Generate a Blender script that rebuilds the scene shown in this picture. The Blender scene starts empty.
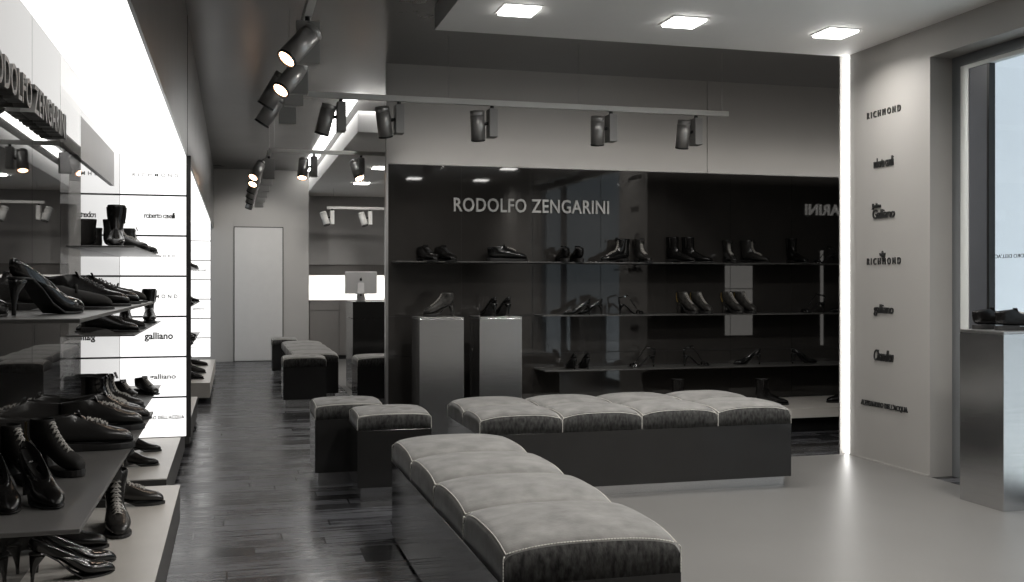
import bpy, bmesh, math, random
from mathutils import Vector, Matrix
random.seed(7)
C = bpy.context.scene
COL = C.collection
PI = math.pi
# ------------------------------------------------------------------ camera, world, lights, exposure
YAW = math.radians(15.16); CT, ST = math.cos(YAW), math.sin(YAW); F = 1028.0; H = 1.2
cd = bpy.data.cameras.new('camera'); cam = bpy.data.objects.new('camera', cd); COL.objects.link(cam)
cd.sensor_width = 36; cd.lens = 36 * F / 1024; cd.shift_y = -8 / 1024; cd.clip_start = .05; cd.clip_end = 200
cam.location = (0, 0, H); cam.rotation_euler = (PI / 2, 0, -YAW); C.camera = cam
w = bpy.data.worlds.new('world'); C.world = w; w.use_nodes = True
wn = w.node_tree.nodes; wl = w.node_tree.links
bgd = wn['Background']; bgd.inputs['Strength'].default_value = 1.05
tc = wn.new('ShaderNodeTexCoord'); sx = wn.new('ShaderNodeSeparateXYZ'); rp = wn.new('ShaderNodeValToRGB')
wl.new(tc.outputs['Generated'], sx.inputs[0]); wl.new(sx.outputs['Z'], rp.inputs[0]); wl.new(rp.outputs[0], bgd.inputs['Color'])
rp.color_ramp.elements[0].position = .0; rp.color_ramp.elements[0].color = (.53, .58, .63, 1)
rp.color_ramp.elements[1].position = .6; rp.color_ramp.elements[1].color = (.46, .53, .62, 1)
C.view_settings.view_transform = 'Standard'; C.view_settings.look = 'None'
C.view_settings.exposure = 0.0; C.view_settings.gamma = 1.0; C.view_settings.use_curve_mapping = False
C.cycles.use_denoising = True; C.cycles.max_bounces = 8; C.cycles.caustics_reflective = False; C.cycles.caustics_refractive = False
C.cycles.sample_clamp_indirect = 4

def area(name, loc, sx_, sy_, power, rot=(0, 0, 0), col=(1, .97, .93), spread=PI):
    l = bpy.data.lights.new(name, 'AREA'); l.shape = 'RECTANGLE'; l.size = sx_; l.size_y = sy_; l.energy = power; l.color = col; l.spread = spread
    o = bpy.data.objects.new(name, l); COL.objects.link(o); o.location = loc; o.rotation_euler = rot
    return o
def spot(name, loc, to, power, ang=60, col=(1, .9, .8), blend=.6, r=.04):
    l = bpy.data.lights.new(name, 'SPOT'); l.energy = power; l.spot_size = math.radians(ang); l.spot_blend = blend; l.color = col; l.shadow_soft_size = r
    o = bpy.data.objects.new(name, l); COL.objects.link(o); o.location = loc
    o.rotation_euler = (Vector(to) - Vector(loc)).to_track_quat('-Z', 'Y').to_euler()
    return o
DOWN_ROWS = [5.75, 4.1, 2.45, .8]; DOWN_COLS = [1.6, 2.64, 3.68]
for yy in DOWN_ROWS:
    for xx in DOWN_COLS:
        area('downlight_lamp', (xx, yy, 2.765), .18, .18, 12 if yy > 5 else 15, spread=math.radians(150))
CASH_SPOTS = [(1.75, 10.6), (1.75, 12.6), (1.75, 14.6), (2.9, 11.4), (2.9, 13.6)]
for xx, yy in CASH_SPOTS:
    area('downlight_lamp', (xx, yy, 2.60), .18, .18, 15)
area('cove_lamp', (1.9, 9.66, 2.88), 1.5, .05, 7, rot=(PI / 2 + .4, 0, 0))
area('backsplash_lamp', (2.4, 17.03, 1.30), 2.4, .05, 22, rot=(.5, 0, 0))
area('added_wall_fill', (4.1, 7.9, 2.17), 5.7, .03, 6, rot=(PI - .55, 0, 0))  # added unseen lamp brightening the grey wall above the glass, no fixture
sl = bpy.data.lights.new('added_outdoor_sun', 'SUN'); sl.energy = 2.9; sl.angle = .3; sl.color = (1, 1, 1); so = bpy.data.objects.new('added_outdoor_sun', sl); COL.objects.link(so)  # added sun, aimed past the window to brighten the outside wall and pavement
so.rotation_euler = Vector((.1, .36, -1)).to_track_quat('-Z', 'Y').to_euler()
# ------------------------------------------------------------------ materials
MATS = {}
def mat(name, col, rough=.5, metal=0., spec=.5, noise=0., nscale=8., bump=0., bscale=60., coat=0., stretch=(1, 1, 1), ior=None, sheen=0., rnoise=0.):
    if name in MATS: return MATS[name]
    m = bpy.data.materials.new(name); m.use_nodes = True; n = m.node_tree.nodes; l = m.node_tree.links
    b = n['Principled BSDF']; b.inputs['Base Color'].default_value = (*col, 1); b.inputs['Roughness'].default_value = rough
    b.inputs['Metallic'].default_value = metal; b.inputs['Specular IOR Level'].default_value = spec
    b.inputs['Coat Weight'].default_value = coat; b.inputs['Coat Roughness'].default_value = .12
    if ior: b.inputs['IOR'].default_value = ior
    if sheen: b.inputs['Sheen Weight'].default_value = sheen
    t = n.new('ShaderNodeTexCoord'); mp = n.new('ShaderNodeMapping'); mp.inputs['Scale'].default_value = stretch
    l.new(t.outputs['Object'], mp.inputs[0])
    nt = n.new('ShaderNodeTexNoise'); nt.inputs['Scale'].default_value = nscale; nt.inputs['Detail'].default_value = 5
    l.new(mp.outputs[0], nt.inputs['Vector'])
    if noise:
        mr = n.new('ShaderNodeMapRange'); mr.inputs['From Min'].default_value = .3; mr.inputs['From Max'].default_value = .7
        mr.inputs['To Min'].default_value = 1 - noise; mr.inputs['To Max'].default_value = 1 + noise
        l.new(nt.outputs['Fac'], mr.inputs['Value'])
        mx = n.new('ShaderNodeVectorMath'); mx.operation = 'SCALE'; mx.inputs[0].default_value = col
        l.new(mr.outputs[0], mx.inputs['Scale']); l.new(mx.outputs[0], b.inputs['Base Color'])
    if rnoise:
        mr2 = n.new('ShaderNodeMapRange'); mr2.inputs['To Min'].default_value = max(0, rough - rnoise); mr2.inputs['To Max'].default_value = rough + rnoise
        l.new(nt.outputs['Fac'], mr2.inputs['Value']); l.new(mr2.outputs[0], b.inputs['Roughness'])
    if bump:
        n2 = n.new('ShaderNodeTexNoise'); n2.inputs['Scale'].default_value = bscale; n2.inputs['Detail'].default_value = 3
        l.new(mp.outputs[0], n2.inputs['Vector'])
        bp = n.new('ShaderNodeBump'); bp.inputs['Strength'].default_value = bump; bp.inputs['Distance'].default_value = .004
        l.new(n2.outputs['Fac'], bp.inputs['Height']); l.new(bp.outputs[0], b.inputs['Normal'])
    MATS[name] = m
    return m
def emis(name, col, s):
    m = bpy.data.materials.new(name); m.use_nodes = True; n = m.node_tree.nodes; b = n['Principled BSDF']
    b.inputs['Base Color'].default_value = (.8, .8, .8, 1); b.inputs['Emission Color'].default_value = (*col, 1); b.inputs['Emission Strength'].default_value = s
    MATS[name] = m; return m
def glassy(name, tint, refl_min, ior):
    m = bpy.data.materials.new(name); m.use_nodes = True; n = m.node_tree.nodes; l = m.node_tree.links; n.clear()
    o = n.new('ShaderNodeOutputMaterial'); tr = n.new('ShaderNodeBsdfTransparent'); tr.inputs[0].default_value = (*tint, 1)
    g = n.new('ShaderNodeBsdfGlossy'); g.inputs['Roughness'].default_value = 0.0
    lw = n.new('ShaderNodeLayerWeight'); lw.inputs['Blend'].default_value = .5
    pw = n.new('ShaderNodeMath'); pw.operation = 'POWER'; pw.inputs[1].default_value = 5; l.new(lw.outputs['Facing'], pw.inputs[0])
    fr = n.new('ShaderNodeMapRange'); r0 = ((ior - 1) / (ior + 1)) ** 2; fr.inputs['To Min'].default_value = r0; fr.inputs['To Max'].default_value = 1; l.new(pw.outputs[0], fr.inputs['Value'])
    mx = n.new('ShaderNodeMixShader'); l.new(fr.outputs[0], mx.inputs[0]); l.new(tr.outputs[0], mx.inputs[1]); l.new(g.outputs[0], mx.inputs[2]); l.new(mx.outputs[0], o.inputs[0])
    MATS[name] = m; return m
M = {}
M['wall'] = mat('white_plaster', (.345, .333, .315), .55, noise=.02, nscale=2, bump=.02)
M['ceilw'] = mat('white_ceiling', (.86, .85, .83), .6, noise=.015, nscale=2)
M['grey_wall'] = mat('grey_satin_wall', (.40, .385, .365), .34, metal=.1, noise=.04, nscale=1.2)
M['dark_ceil'] = mat('dark_satin_metal', (.145, .142, .138), .30, metal=.5, noise=.06, nscale=1.5, rnoise=.06)
M['cash_wall'] = mat('cash_room_plaster', (.42, .41, .40), .6, noise=.02)
M['blackglass'] = mat('black_lacquered_glass', (.032, .030, .028), .025, spec=.5, ior=1.62, noise=.05)
M['wallglass'] = mat('smoked_mirror_glass', (.018, .017, .016), .015, spec=.5, ior=1.45, noise=.05)
M['backing'] = mat('dark_backing', (.02, .019, .018), .5, noise=.05)
M['seam'] = mat('black_gap', (.006, .006, .006), .6, noise=.05)
M['door'] = mat('white_painted_door', (.50, .49, .475), .5, noise=.02)
M['chrome'] = mat('brushed_steel', (.62, .62, .62), .27, metal=1, noise=.05, nscale=3, stretch=(1, 1, 60), bump=.03, bscale=20)
M['alu'] = mat('brushed_aluminium', (.42, .415, .41), .34, metal=.9, noise=.04, nscale=20)
M['palealu'] = mat('pale_aluminium', (.62, .61, .60), .4, metal=.1, noise=.02)
M['dalu'] = mat('spotlight_aluminium', (.42, .41, .40), .34, metal=.55, noise=.05, nscale=30, stretch=(1, 1, 8))
M['bezel'] = mat('black_bezel', (.01, .01, .01), .35, noise=.05)
M['boxgrey'] = mat('gear_box_enamel', (.30, .295, .285), .45, noise=.03)
M['rail'] = mat('grey_rail_enamel', (.75, .74, .71), .45, noise=.03)
M['frame'] = mat('window_frame_grey', (.20, .21, .22), .4, metal=.3, noise=.03)
M['frame_w'] = mat('white_frame_bead', (.66, .68, .66), .5, noise=.02)
M['frame_d'] = mat('dark_frame_profile', (.085, .09, .10), .35, metal=.2, noise=.04)
M['velvet'] = mat('grey_velour', (.175, .170, .161), .8, spec=.15, noise=.28, nscale=13, bump=.25, bscale=120, sheen=.25)
M['velour_shaded'] = mat('shaded_velour_front', (.055, .054, .052), .85, spec=.15, noise=.6, nscale=45, bump=.3, bscale=140, stretch=(1.6, 1.6, .7))  # darker cushion fronts: fabric nap plus top-light shading put into the colour
M['thread'] = mat('white_thread', (.62, .6, .55), .7, noise=.05)
M['base'] = mat('charcoal_lacquer', (.020, .0195, .019), .11, noise=.06)
M['shelf_d'] = mat('dark_steel_shelf', (.10, .098, .094), .35, metal=.4, noise=.05)
M['shelf_g'] = mat('grey_lacquer_shelf', (.16, .155, .15), .32, metal=.3, noise=.04)
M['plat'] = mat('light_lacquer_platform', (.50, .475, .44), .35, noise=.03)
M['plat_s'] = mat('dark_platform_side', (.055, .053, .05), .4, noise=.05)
M['leather'] = mat('black_leather', (.006, .0056, .0054), .24, spec=.35, noise=.2, nscale=20, bump=.15, bscale=90)
M['patent'] = mat('patent_leather', (.006, .006, .006), .09, spec=.5, noise=.15, coat=.3)
M['suede'] = mat('dark_suede', (.014, .013, .012), .75, spec=.25, noise=.25, nscale=30)
M['greylea'] = mat('charcoal_leather', (.020, .019, .018), .26, noise=.2, nscale=14, bump=.15, bscale=80)
M['python'] = mat('mottled_snakeskin', (.035, .033, .030), .35, noise=.75, nscale=55, bump=.2, bscale=100)
M['rubber'] = mat('black_rubber', (.012, .0115, .011), .55, noise=.1)
M['lining'] = mat('dark_lining', (.02, .019, .018), .7, noise=.1)
M['lace_d'] = mat('black_laces', (.02, .02, .02), .5, noise=.1)
M['lace_l'] = mat('grey_laces', (.40, .38, .35), .6, noise=.1)
M['gold'] = mat('dull_gold_piping', (.55, .38, .12), .3, metal=.9, noise=.05)
M['buckle'] = mat('bright_buckle', (.8, .8, .78), .12, metal=1, noise=.03)
M['letter'] = mat('brushed_sign_metal', (.50, .495, .48), .4, metal=.25, noise=.03)
M['letter_d'] = mat('dark_sign_metal', (.16, .158, .15), .4, metal=.4, noise=.03)
M['letter_k'] = mat('black_letters', (.02, .02, .02), .45, noise=.05)
M['cab'] = mat('grey_cabinet', (.17, .16, .15), .45, noise=.03)
M['soffit'] = emis('soffit_light', (1, .985, .96), 1.8)
M['panel'] = emis('backlit_panel', (1, .99, .975), 1.25)
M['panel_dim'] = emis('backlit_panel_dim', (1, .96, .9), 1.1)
M['strip'] = emis('led_strip', (1, .99, .97), 8)
M['down'] = emis('downlight_diffuser', (1, .98, .94), 14)
M['lens_on'] = emis('lamp_glow', (1, .60, .36), 14)
M['lens_off'] = mat('spot_lens', (.30, .29, .28), .1, noise=.05)
M['pane'] = glassy('window_glass', (.93, .96, .96), 0, 1.45)
M['smoke'] = glassy('smoked_glass', (.62, .615, .61), 0, 1.4)
M['backdrop'] = mat('pale_backdrop', (.78, .81, .85), .7, noise=.01)
M['pave'] = mat('pavement', (.72, .73, .74), .8, noise=.1)
def floor_grey():
    m = mat('grey_resin_floor', (.14, .136, .13), .38, noise=.05, nscale=1.5, spec=.4); return m
def wood_floor():
    m = bpy.data.materials.new('dark_plank_floor'); m.use_nodes = True; n = m.node_tree.nodes; l = m.node_tree.links; b = n['Principled BSDF']
    t = n.new('ShaderNodeTexCoord'); br = n.new('ShaderNodeTexBrick')
    sp = n.new('ShaderNodeSeparateXYZ'); l.new(t.outputs['Object'], sp.inputs[0])
    dv = n.new('ShaderNodeMath'); dv.operation = 'DIVIDE'; dv.inputs[1].default_value = .12; l.new(sp.outputs['Y'], dv.inputs[0])
    fl = n.new('ShaderNodeMath'); fl.operation = 'FLOOR'; l.new(dv.outputs[0], fl.inputs[0])
    wnz = n.new('ShaderNodeTexWhiteNoise'); wnz.noise_dimensions = '1D'; l.new(fl.outputs[0], wnz.inputs['W'])
    mad = n.new('ShaderNodeMath'); mad.operation = 'MULTIPLY_ADD'; mad.inputs[1].default_value = 3.7; l.new(wnz.outputs['Value'], mad.inputs[0]); l.new(sp.outputs['X'], mad.inputs[2])
    cb = n.new('ShaderNodeCombineXYZ'); l.new(mad.outputs[0], cb.inputs['X']); l.new(sp.outputs['Y'], cb.inputs['Y']); l.new(cb.outputs[0], br.inputs['Vector'])
    br.inputs['Scale'].default_value = 1; br.inputs['Brick Width'].default_value = .95; br.inputs['Row Height'].default_value = .12
    br.inputs['Mortar Size'].default_value = .0045; br.inputs['Color1'].default_value = (.006, .006, .0063, 1); br.inputs['Color2'].default_value = (.070, .071, .077, 1)
    br.inputs['Mortar'].default_value = (.006, .006, .006, 1); br.offset = 0
    mp = n.new('ShaderNodeMapping'); mp.inputs['Scale'].default_value = (1.2, 16, 1); l.new(t.outputs['Object'], mp.inputs[0])
    nt = n.new('ShaderNodeTexNoise'); nt.inputs['Scale'].default_value = 2.2; nt.inputs['Detail'].default_value = 8; nt.inputs['Roughness'].default_value = .65; l.new(mp.outputs[0], nt.inputs['Vector'])
    mr = n.new('ShaderNodeMapRange'); mr.inputs['From Min'].default_value = .3; mr.inputs['From Max'].default_value = .7; mr.inputs['To Min'].default_value = .15; mr.inputs['To Max'].default_value = 2.3; l.new(nt.outputs['Fac'], mr.inputs['Value'])
    mx = n.new('ShaderNodeVectorMath'); mx.operation = 'SCALE'; l.new(br.outputs['Color'], mx.inputs[0]); l.new(mr.outputs[0], mx.inputs['Scale']); l.new(mx.outputs[0], b.inputs['Base Color'])
    r2 = n.new('ShaderNodeMapRange'); r2.inputs['To Min'].default_value = .14; r2.inputs['To Max'].default_value = .50; b.inputs['Specular IOR Level'].default_value = .18; ad = n.new('ShaderNodeMath'); ad.operation = 'MULTIPLY_ADD'; ad.inputs[1].default_value = 5; l.new(br.outputs['Color'], ad.inputs[0]); sb = n.new('ShaderNodeMath'); sb.operation = 'SUBTRACT'; sb.inputs[1].default_value = .35; l.new(nt.outputs['Fac'], sb.inputs[0]); l.new(sb.outputs[0], ad.inputs[2]); l.new(ad.outputs[0], r2.inputs['Value']); l.new(r2.outputs[0], b.inputs['Roughness'])
    bp = n.new('ShaderNodeBump'); bp.inputs['Strength'].default_value = .12; bp.inputs['Distance'].default_value = .003; l.new(nt.outputs['Fac'], bp.inputs['Height']); l.new(bp.outputs[0], b.inputs['Normal'])
    return m
M['floor'] = floor_grey(); M['wood'] = wood_floor()
# ------------------------------------------------------------------ mesh helpers
class MB:
    def __init__(s): s.bm = bmesh.new()
    def box(s, x0, x1, y0, y1, z0, z1, mx=None):
        v = [s.bm.verts.new((x, y, z)) for x in (x0, x1) for y in (y0, y1) for z in (z0, z1)]
        for f in ((0, 1, 3, 2), (4, 6, 7, 5), (0, 4, 5, 1), (2, 3, 7, 6), (0, 2, 6, 4), (1, 5, 7, 3)):
            s.bm.faces.new([v[i] for i in f])
        if mx is not None:
            for q in v: q.co = mx @ q.co
        return s
    def loft(s, rings, cap0=True, cap1=True, closed=True):
        rs = [[s.bm.verts.new(p) for p in r] for r in rings]
        n = len(rs[0])
        for a, b in zip(rs[:-1], rs[1:]):
            for i in range(n if closed else n - 1):
                s.bm.faces.new((a[i], a[(i + 1) % n], b[(i + 1) % n], b[i]))
        if cap0: s.bm.faces.new(list(reversed(rs[0])))
        if cap1: s.bm.faces.new(rs[-1])
        return s
    def cyl(s, p0, p1, r0, r1=None, n=20):
        r1 = r0 if r1 is None else r1
        p0, p1 = Vector(p0), Vector(p1); ax = (p1 - p0).normalized()
        u = ax.orthogonal().normalized(); v = ax.cross(u)
        f = lambda p, r: [p + u * r * math.cos(2 * PI * i / n) + v * r * math.sin(2 * PI * i / n) for i in range(n)]
        return s.loft([f(p0, r0), f(p1, r1)])
    def tube(s, pts, r, n=6):
        pts = [Vector(p) for p in pts]; rings = []
        for i, p in enumerate(pts):
            d = (pts[min(i + 1, len(pts) - 1)] - pts[max(i - 1, 0)])
            if d.length < 1e-7: d = Vector((1, 0, 0))
            d.normalize(); ref = Vector((0, 0, 1)) if abs(d.z) < .9 else Vector((1, 0, 0))
            u = d.cross(ref).normalized(); v = d.cross(u)
            rings.append([p + u * r * math.cos(2 * PI * k / n) + v * r * math.sin(2 * PI * k / n) for k in range(n)])
        return s.loft(rings)
    def prism(s, pts, z0, z1):
        return s.loft([[(x, y, z0) for x, y in pts], [(x, y, z1) for x, y in pts]])
    def build(s, name, m, parent=None, smooth=False, bevel=0, seg=2, sub=0):
        bmesh.ops.recalc_face_normals(s.bm, faces=s.bm.faces[:])
        me = bpy.data.meshes.new(name); s.bm.to_mesh(me); s.bm.free()
        me.materials.append(m)
        if smooth:
            for p in me.polygons: p.use_smooth = True
        o = bpy.data.objects.new(name, me); COL.objects.link(o)
        if parent: o.parent = parent
        if bevel:
            b = o.modifiers.new('bevel', 'BEVEL'); b.width = bevel; b.segments = seg; b.limit_method = 'ANGLE'; b.angle_limit = .6
        if sub:
            q = o.modifiers.new('sub', 'SUBSURF'); q.levels = sub; q.render_levels = sub
        return o
def tag(o, label, cat, group=None, kind=None):
    if label: o['label'] = label
    if cat: o['category'] = cat
    if group: o['group'] = group
    if kind: o['kind'] = kind
    return o
def thing(name, label, cat, loc=(0, 0, 0), rz=0, group=None):
    o = bpy.data.objects.new(name, None); COL.objects.link(o); o.location = loc; o.rotation_euler = (0, 0, rz)
    o.empty_display_size = .05
    return tag(o, label, cat, group)
def struct(name, mb, m, label=None, **k):
    o = mb.build(name, m, **k); o['kind'] = 'structure'
    if label: o['label'] = label
    return o
KIDS = {}
def kids(r): return [o for o in COL.objects if o.parent == r]
def dup(root, loc, rz, label, group=None, scale=None):
    r = root.copy(); COL.objects.link(r); r.location = loc; r.rotation_euler = (0, 0, rz); r['label'] = label
    if group: r['group'] = group
    if scale: r.scale = scale
    if root not in KIDS: KIDS[root] = [(c, kids(c)) for c in kids(root)]
    for ch, sub in KIDS[root]:
        c = ch.copy(); COL.objects.link(c); c.parent = r
        for g in sub:
            d = g.copy(); COL.objects.link(d); d.parent = c
    return r
def XofPx(px, Y):
    q = (px - 512) / F
    return Y * (ST + q * CT) / (CT - q * ST)
def YofPx(px, X):
    q = (px - 512) / F
    return X * (CT - q * ST) / (ST + q * CT)
# ------------------------------------------------------------------ text
def text_mesh(body, offset=0., extrude=.01, size=1.0, space=1.0, shear=0.):
    cu = bpy.data.curves.new('txt', 'FONT'); cu.body = body; cu.size = size; cu.extrude = extrude; cu.offset = offset
    cu.space_character = space; cu.resolution_u = 3; cu.shear = shear
    o = bpy.data.objects.new('txt', cu); COL.objects.link(o)
    bpy.context.view_layer.update()
    dg = bpy.context.evaluated_depsgraph_get()
    me = bpy.data.meshes.new_from_object(o.evaluated_get(dg)); bpy.data.objects.remove(o); bpy.data.curves.remove(cu)
    return me
def fit_text(body, width, height, depth, frame, offset=0., space=1.0, shear=0.):
    """mesh in world axes: frame = (origin, xdir, updir, normal); width/height in metres"""
    me = text_mesh(body, offset, .5, 1.0, space, shear)
    xs = [v.co.x for v in me.vertices]; ys = [v.co.y for v in me.vertices]
    x0, x1, y0, y1 = min(xs), max(xs), min(ys), max(ys)
    o, ux, uy, nn = [Vector(v) for v in frame]
    for v in me.vertices:
        a = (v.co.x - x0) / (x1 - x0) * width; b = (v.co.y - y0) / (y1 - y0) * height; c = (v.co.z + .5) * depth
        v.co = o + ux * a + uy * b + nn * c
    return me
def islands(me):
    bm = bmesh.new(); bm.from_mesh(me); seen = set(); out = []
    for v in bm.verts:
        if v in seen: continue
        st = [v]; seen.add(v); isl = []
        while st:
            q = st.pop(); isl.append(q)
            for e in q.link_edges:
                o = e.other_vert(q)
                if o not in seen: seen.add(o); st.append(o)
        out.append(isl)
    res = []
    for isl in out:
        s_ = set(isl); mp = {}; b2 = bmesh.new()
        for v in isl: mp[v] = b2.verts.new(v.co)
        for f in bm.faces:
            if f.verts[0] in s_: b2.faces.new([mp[v] for v in f.verts])
        res.append(b2)
    bm.free()
    return res
def letter_sign(label, body, width, height, depth, frame, m, rootloc, offset=.012):
    root = thing('wall_sign', label, 'sign', rootloc)
    fr = (Vector(frame[0]) - Vector(rootloc), *frame[1:])
    me = fit_text(body, width, height, depth, fr, offset, space=1.06)
    ux = Vector(frame[1])
    bs = islands(me)
    bs.sort(key=lambda b: min(v.co.dot(ux) for v in b.verts))
    for b in bs:
        mb = MB(); mb.bm.free(); mb.bm = b; mb.build('letter', m, root)
    return root
def lettering(body, width, height, depth, frame, m, name='lettering', parent=None, offset=0., space=1., shear=0.):
    me = fit_text(body, width, height, depth, frame, offset, space, shear); me.name = name; me.materials.clear(); me.materials.append(m)
    o = bpy.data.objects.new(name, me); COL.objects.link(o)
    if parent: o.parent = parent
    return o
# ------------------------------------------------------------------ room shell
ZC = 2.94; YB = 8.1; YF = 16.25; XL = -.70; XF = -.29; ZS = 2.03
struct('floor', MB().box(-.75, 4.4, -2.5, 6.1, -.12, -.001).box(-.75, 7.2, 6.1, 18.5, -.12, -.001), M['wood'], 'dark plank wood floor')
struct('floor', MB().prism([(.80, -2.4), (4.15, -2.4), (4.15, 6.34), (1.34, 6.34), (1.34, 4.8), (.80, 4.8)], -.0005, .003), M['floor'], 'grey resin floor of the entrance')
struct('floor', MB().box(1.2, 7.0, 10.85, 17.4, -.001, .003), M['floor'], 'grey floor of the cash desk area')
struct('ceiling', MB().box(-.8, 4.4, -2.5, 6.1, ZC, ZC + .1).box(-.8, 7.2, 6.1, 18.5, ZC, ZC + .1), M['dark_ceil'], 'dark satin ceiling')
struct('ceiling', MB().box(1.22, 4.4, -2.4, 6.36, 2.79, ZC), M['ceilw'], 'white dropped ceiling over the entrance')
struct('ceiling', MB().box(1.13, 7.0, 9.71, 17.4, 2.62, 2.82), M['ceilw'], 'white dropped ceiling over the cash desk')
tag(MB().box(1.0, 1.13, 9.62, 16.2, 2.925, 2.938).build('cove_light', M['strip']), 'glowing cove strip running along the edge of the cash desk ceiling', 'light')
tag(MB().box(1.13, 3.0, 9.60, 9.70, 2.925, 2.938).build('cove_light', M['strip']), 'short glowing cove strip across the front edge of the cash desk ceiling', 'light')
# left wall
struct('wall_left', MB().box(-.80, XL - .005, -2.5, 14.5, 0, ZC), M['backing'])
struct('wall_left', MB().box(XL - .004, XL, 4.5, 6.98, .35, ZS), M['wallglass'], 'smoked mirror panel behind the shelves')
struct('wall_left', MB().box(XL - .004, XL, 7.06, 14.4, .35, ZS), M['wallglass'])
struct('trim_1', MB().box(XL, XL + .012, 4.52, 6.55, 1.78, 1.98), M['cab'], 'grey strip over the mirror panel')  # flat grey strip laid over the mirror panel
# near glass panels at X=-.60
ys = [1.3, 1.84, 2.377, 2.914, 3.451, 3.988]
g = MB()
for a, b in zip(ys[:-1], ys[1:]): g.box(-.606, -.60, a + .002, b - .002, .33, ZS - .003)
struct('wall_left', g, M['wallglass'], 'near smoked mirror panels')
struct('wall_left', MB().box(XL, -.607, 1.3, 3.985, .33, ZS - .003), M['seam'])
struct('wall_left', MB().box(-.606, -.60, 3.992, 4.50, .33, ZS - .003), M['smoke'], 'see-through end panel of smoked glass')
struct('ceiling', MB().box(XL, XF - .012, .8, 14.5, ZS, ZS + .02), M['soffit'], 'white luminous soffit over the left shelves')
struct('trim_2', MB().box(XF - .011, XF, .8, 16.25, ZS - .004, ZC), M['dark_ceil'], 'dark satin fascia above the luminous soffit')
struct('trim_9', MB().box(XF - .002, XF + .002, 7.0, 7.02, ZS, ZC), M['seam'])
# far wall with flush door
struct('wall_far', MB().box(-.8, 1.13, YF, YF + .1, 0, ZC), M['wall'])
dx0, dx1, dz = XofPx(234.5, YF), XofPx(282.5, YF), 2.05
dd = struct('door_1', MB().box(dx0, dx1, YF - .012, YF - .002, .01, dz), M['door'], 'flush white door in the far wall')
g = MB().box(dx0 - .012, dx0, YF - .014, YF - .002, 0, dz + .012).box(dx1, dx1 + .012, YF - .014, YF - .002, 0, dz + .012).box(dx0 - .012, dx1 + .012, YF - .014, YF - .002, dz, dz + .012)
struct('trim_3', g, M['seam'], 'thin black gap around the door')
struct('wall_far', MB().box(1.03, 1.13, YF + .1, 17.4, 0, ZC), M['cash_wall'])
# cash room
struct('wall_far', MB().box(1.03, 7.2, 17.4, 17.5, 0, ZC), M['ceilw'], 'back wall of the cash desk area')
struct('wall_far', MB().box(1.14, 7.0, 17.0, 17.4, 1.50, 2.62), M['cash_wall'], 'bulkhead above the cash desk back counter')
struct('painted_shade_band', MB().box(1.14, 7.0, 17.05, 17.4, 1.33, 1.50), M['cab'])  # dark strip standing in for the shadow under the bulkhead
struct('wall_cash', MB().box(7.0, 7.2, YB + .2, 17.4, 0, ZC), M['wall'])
# dark glass wall
XE = 7.0
struct('wall_back', MB().box(1.19, XE, YB + .006, YB + .06, .0, 2.14), M['backing'])
g = MB(); x = 1.178
k = 0
while x < XE - .1:
    g.box(x + .002, min(x + .595, XE) - .002, YB, YB + .006, 0.02, 2.14); x += .595
struct('wall_back', g, M['blackglass'], 'black lacquered glass panels of the back display wall')
struct('trim_5', MB().box(1.16, 1.18, YB - .006, YB + .062, 0, 2.145), M['alu'], 'metal edge trim of the glass wall')
g = MB(); xx = 1.165
for b_ in (3.94, 7.0):
    g.box(xx + .003, b_ - .003, YB + .01, YB + .058, 2.145, ZC); xx = b_
struct('wall_back', g, M['grey_wall'], 'grey satin wall above the black glass')
struct('trim_6', MB().box(1.178, XE, YB - .003, YB, .62, .626).box(1.178, 2.37, YB - .003, YB, .93, .936), M['seam'], 'thin joints across the lower glass')
struct('wall_alcove', MB().box(7.0, 7.15, 6.2, YB + .2, 0, ZC), M['backing'])
# right wall column (Y 5.45-6.36) and window reveal
XR = 4.15
struct('wall_right', MB().box(XR, 4.33, 5.45, 6.36, 0, 2.79), M['wall'], 'white wall beside the window')
struct('wall_right', MB().box(XR, 4.33, 1.9, 5.45, 2.595, 2.79), M['wall'])
struct('wall_right', MB().box(XR, 4.33, -2.5, 1.9, 0, 2.79), M['wall'])
struct('wall_right', MB().box(4.33, 7.0, 6.18, 6.355, 0, ZC), M['backing'])
struct('wall_front', MB().box(-.8, 4.4, -2.6, -2.5, 0, ZC), M['grey_wall'])
struct('trim_7', MB().box(-.0, .02, -2.5, -2.4, 0, .1).box(XR - .006, XR, 5.46, 6.27, 0, .012), M['wall'])
struct('added_reflection_lip', MB().box(XR - .045, XR, 6.356, 6.368, .0, 2.79), M['wall'])  # added lip that keeps the light strip out of the black glass reflection
tag(MB().box(XR - .008, XR, 6.312, 6.355, .01, 2.785).build('light_strip', M['strip']), 'full height glowing light strip on the end of the white wall', 'light strip')
# window frame
WX = 4.31
def wbox(y0, y1, z0, z1, x0=WX, x1=WX + .02): return MB().box(x0, x1, y0, y1, z0, z1)
struct('window_1', MB().box(WX, WX + .06, 5.38, 5.45, 0, 2.595).box(WX, WX + .06, 1.9, 5.38, 2.53, 2.595).box(WX, WX + .06, 1.9, 1.98, 0, 2.53).box(WX, WX + .06, 1.98, 5.38, 0, .06), M['frame'], 'grey frame of the shop window')
g = MB().box(WX + .004, WX + .05, 5.31, 5.38, .06, 2.53).box(WX + .004, WX + .05, 1.98, 5.31, 2.505, 2.53)
o = g.build('window_bead', M['frame_w'], bpy.data.objects['window_1'])
g = MB().box(WX + .01, WX + .05, 5.155, 5.31, .06, 2.505).box(WX + .01, WX + .06, 2.80, 2.92, .06, 2.505)
o = g.build('window_profile', M['frame_d'], bpy.data.objects['window_1'])
g = MB().box(WX + .008, WX + .05, 5.135, 5.155, .06, 2.505)
o = g.build('window_gasket', M['bezel'], bpy.data.objects['window_1'])
g = MB().box(WX + .03, WX + .036, 1.98, 5.14, .06, 2.505)
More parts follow.
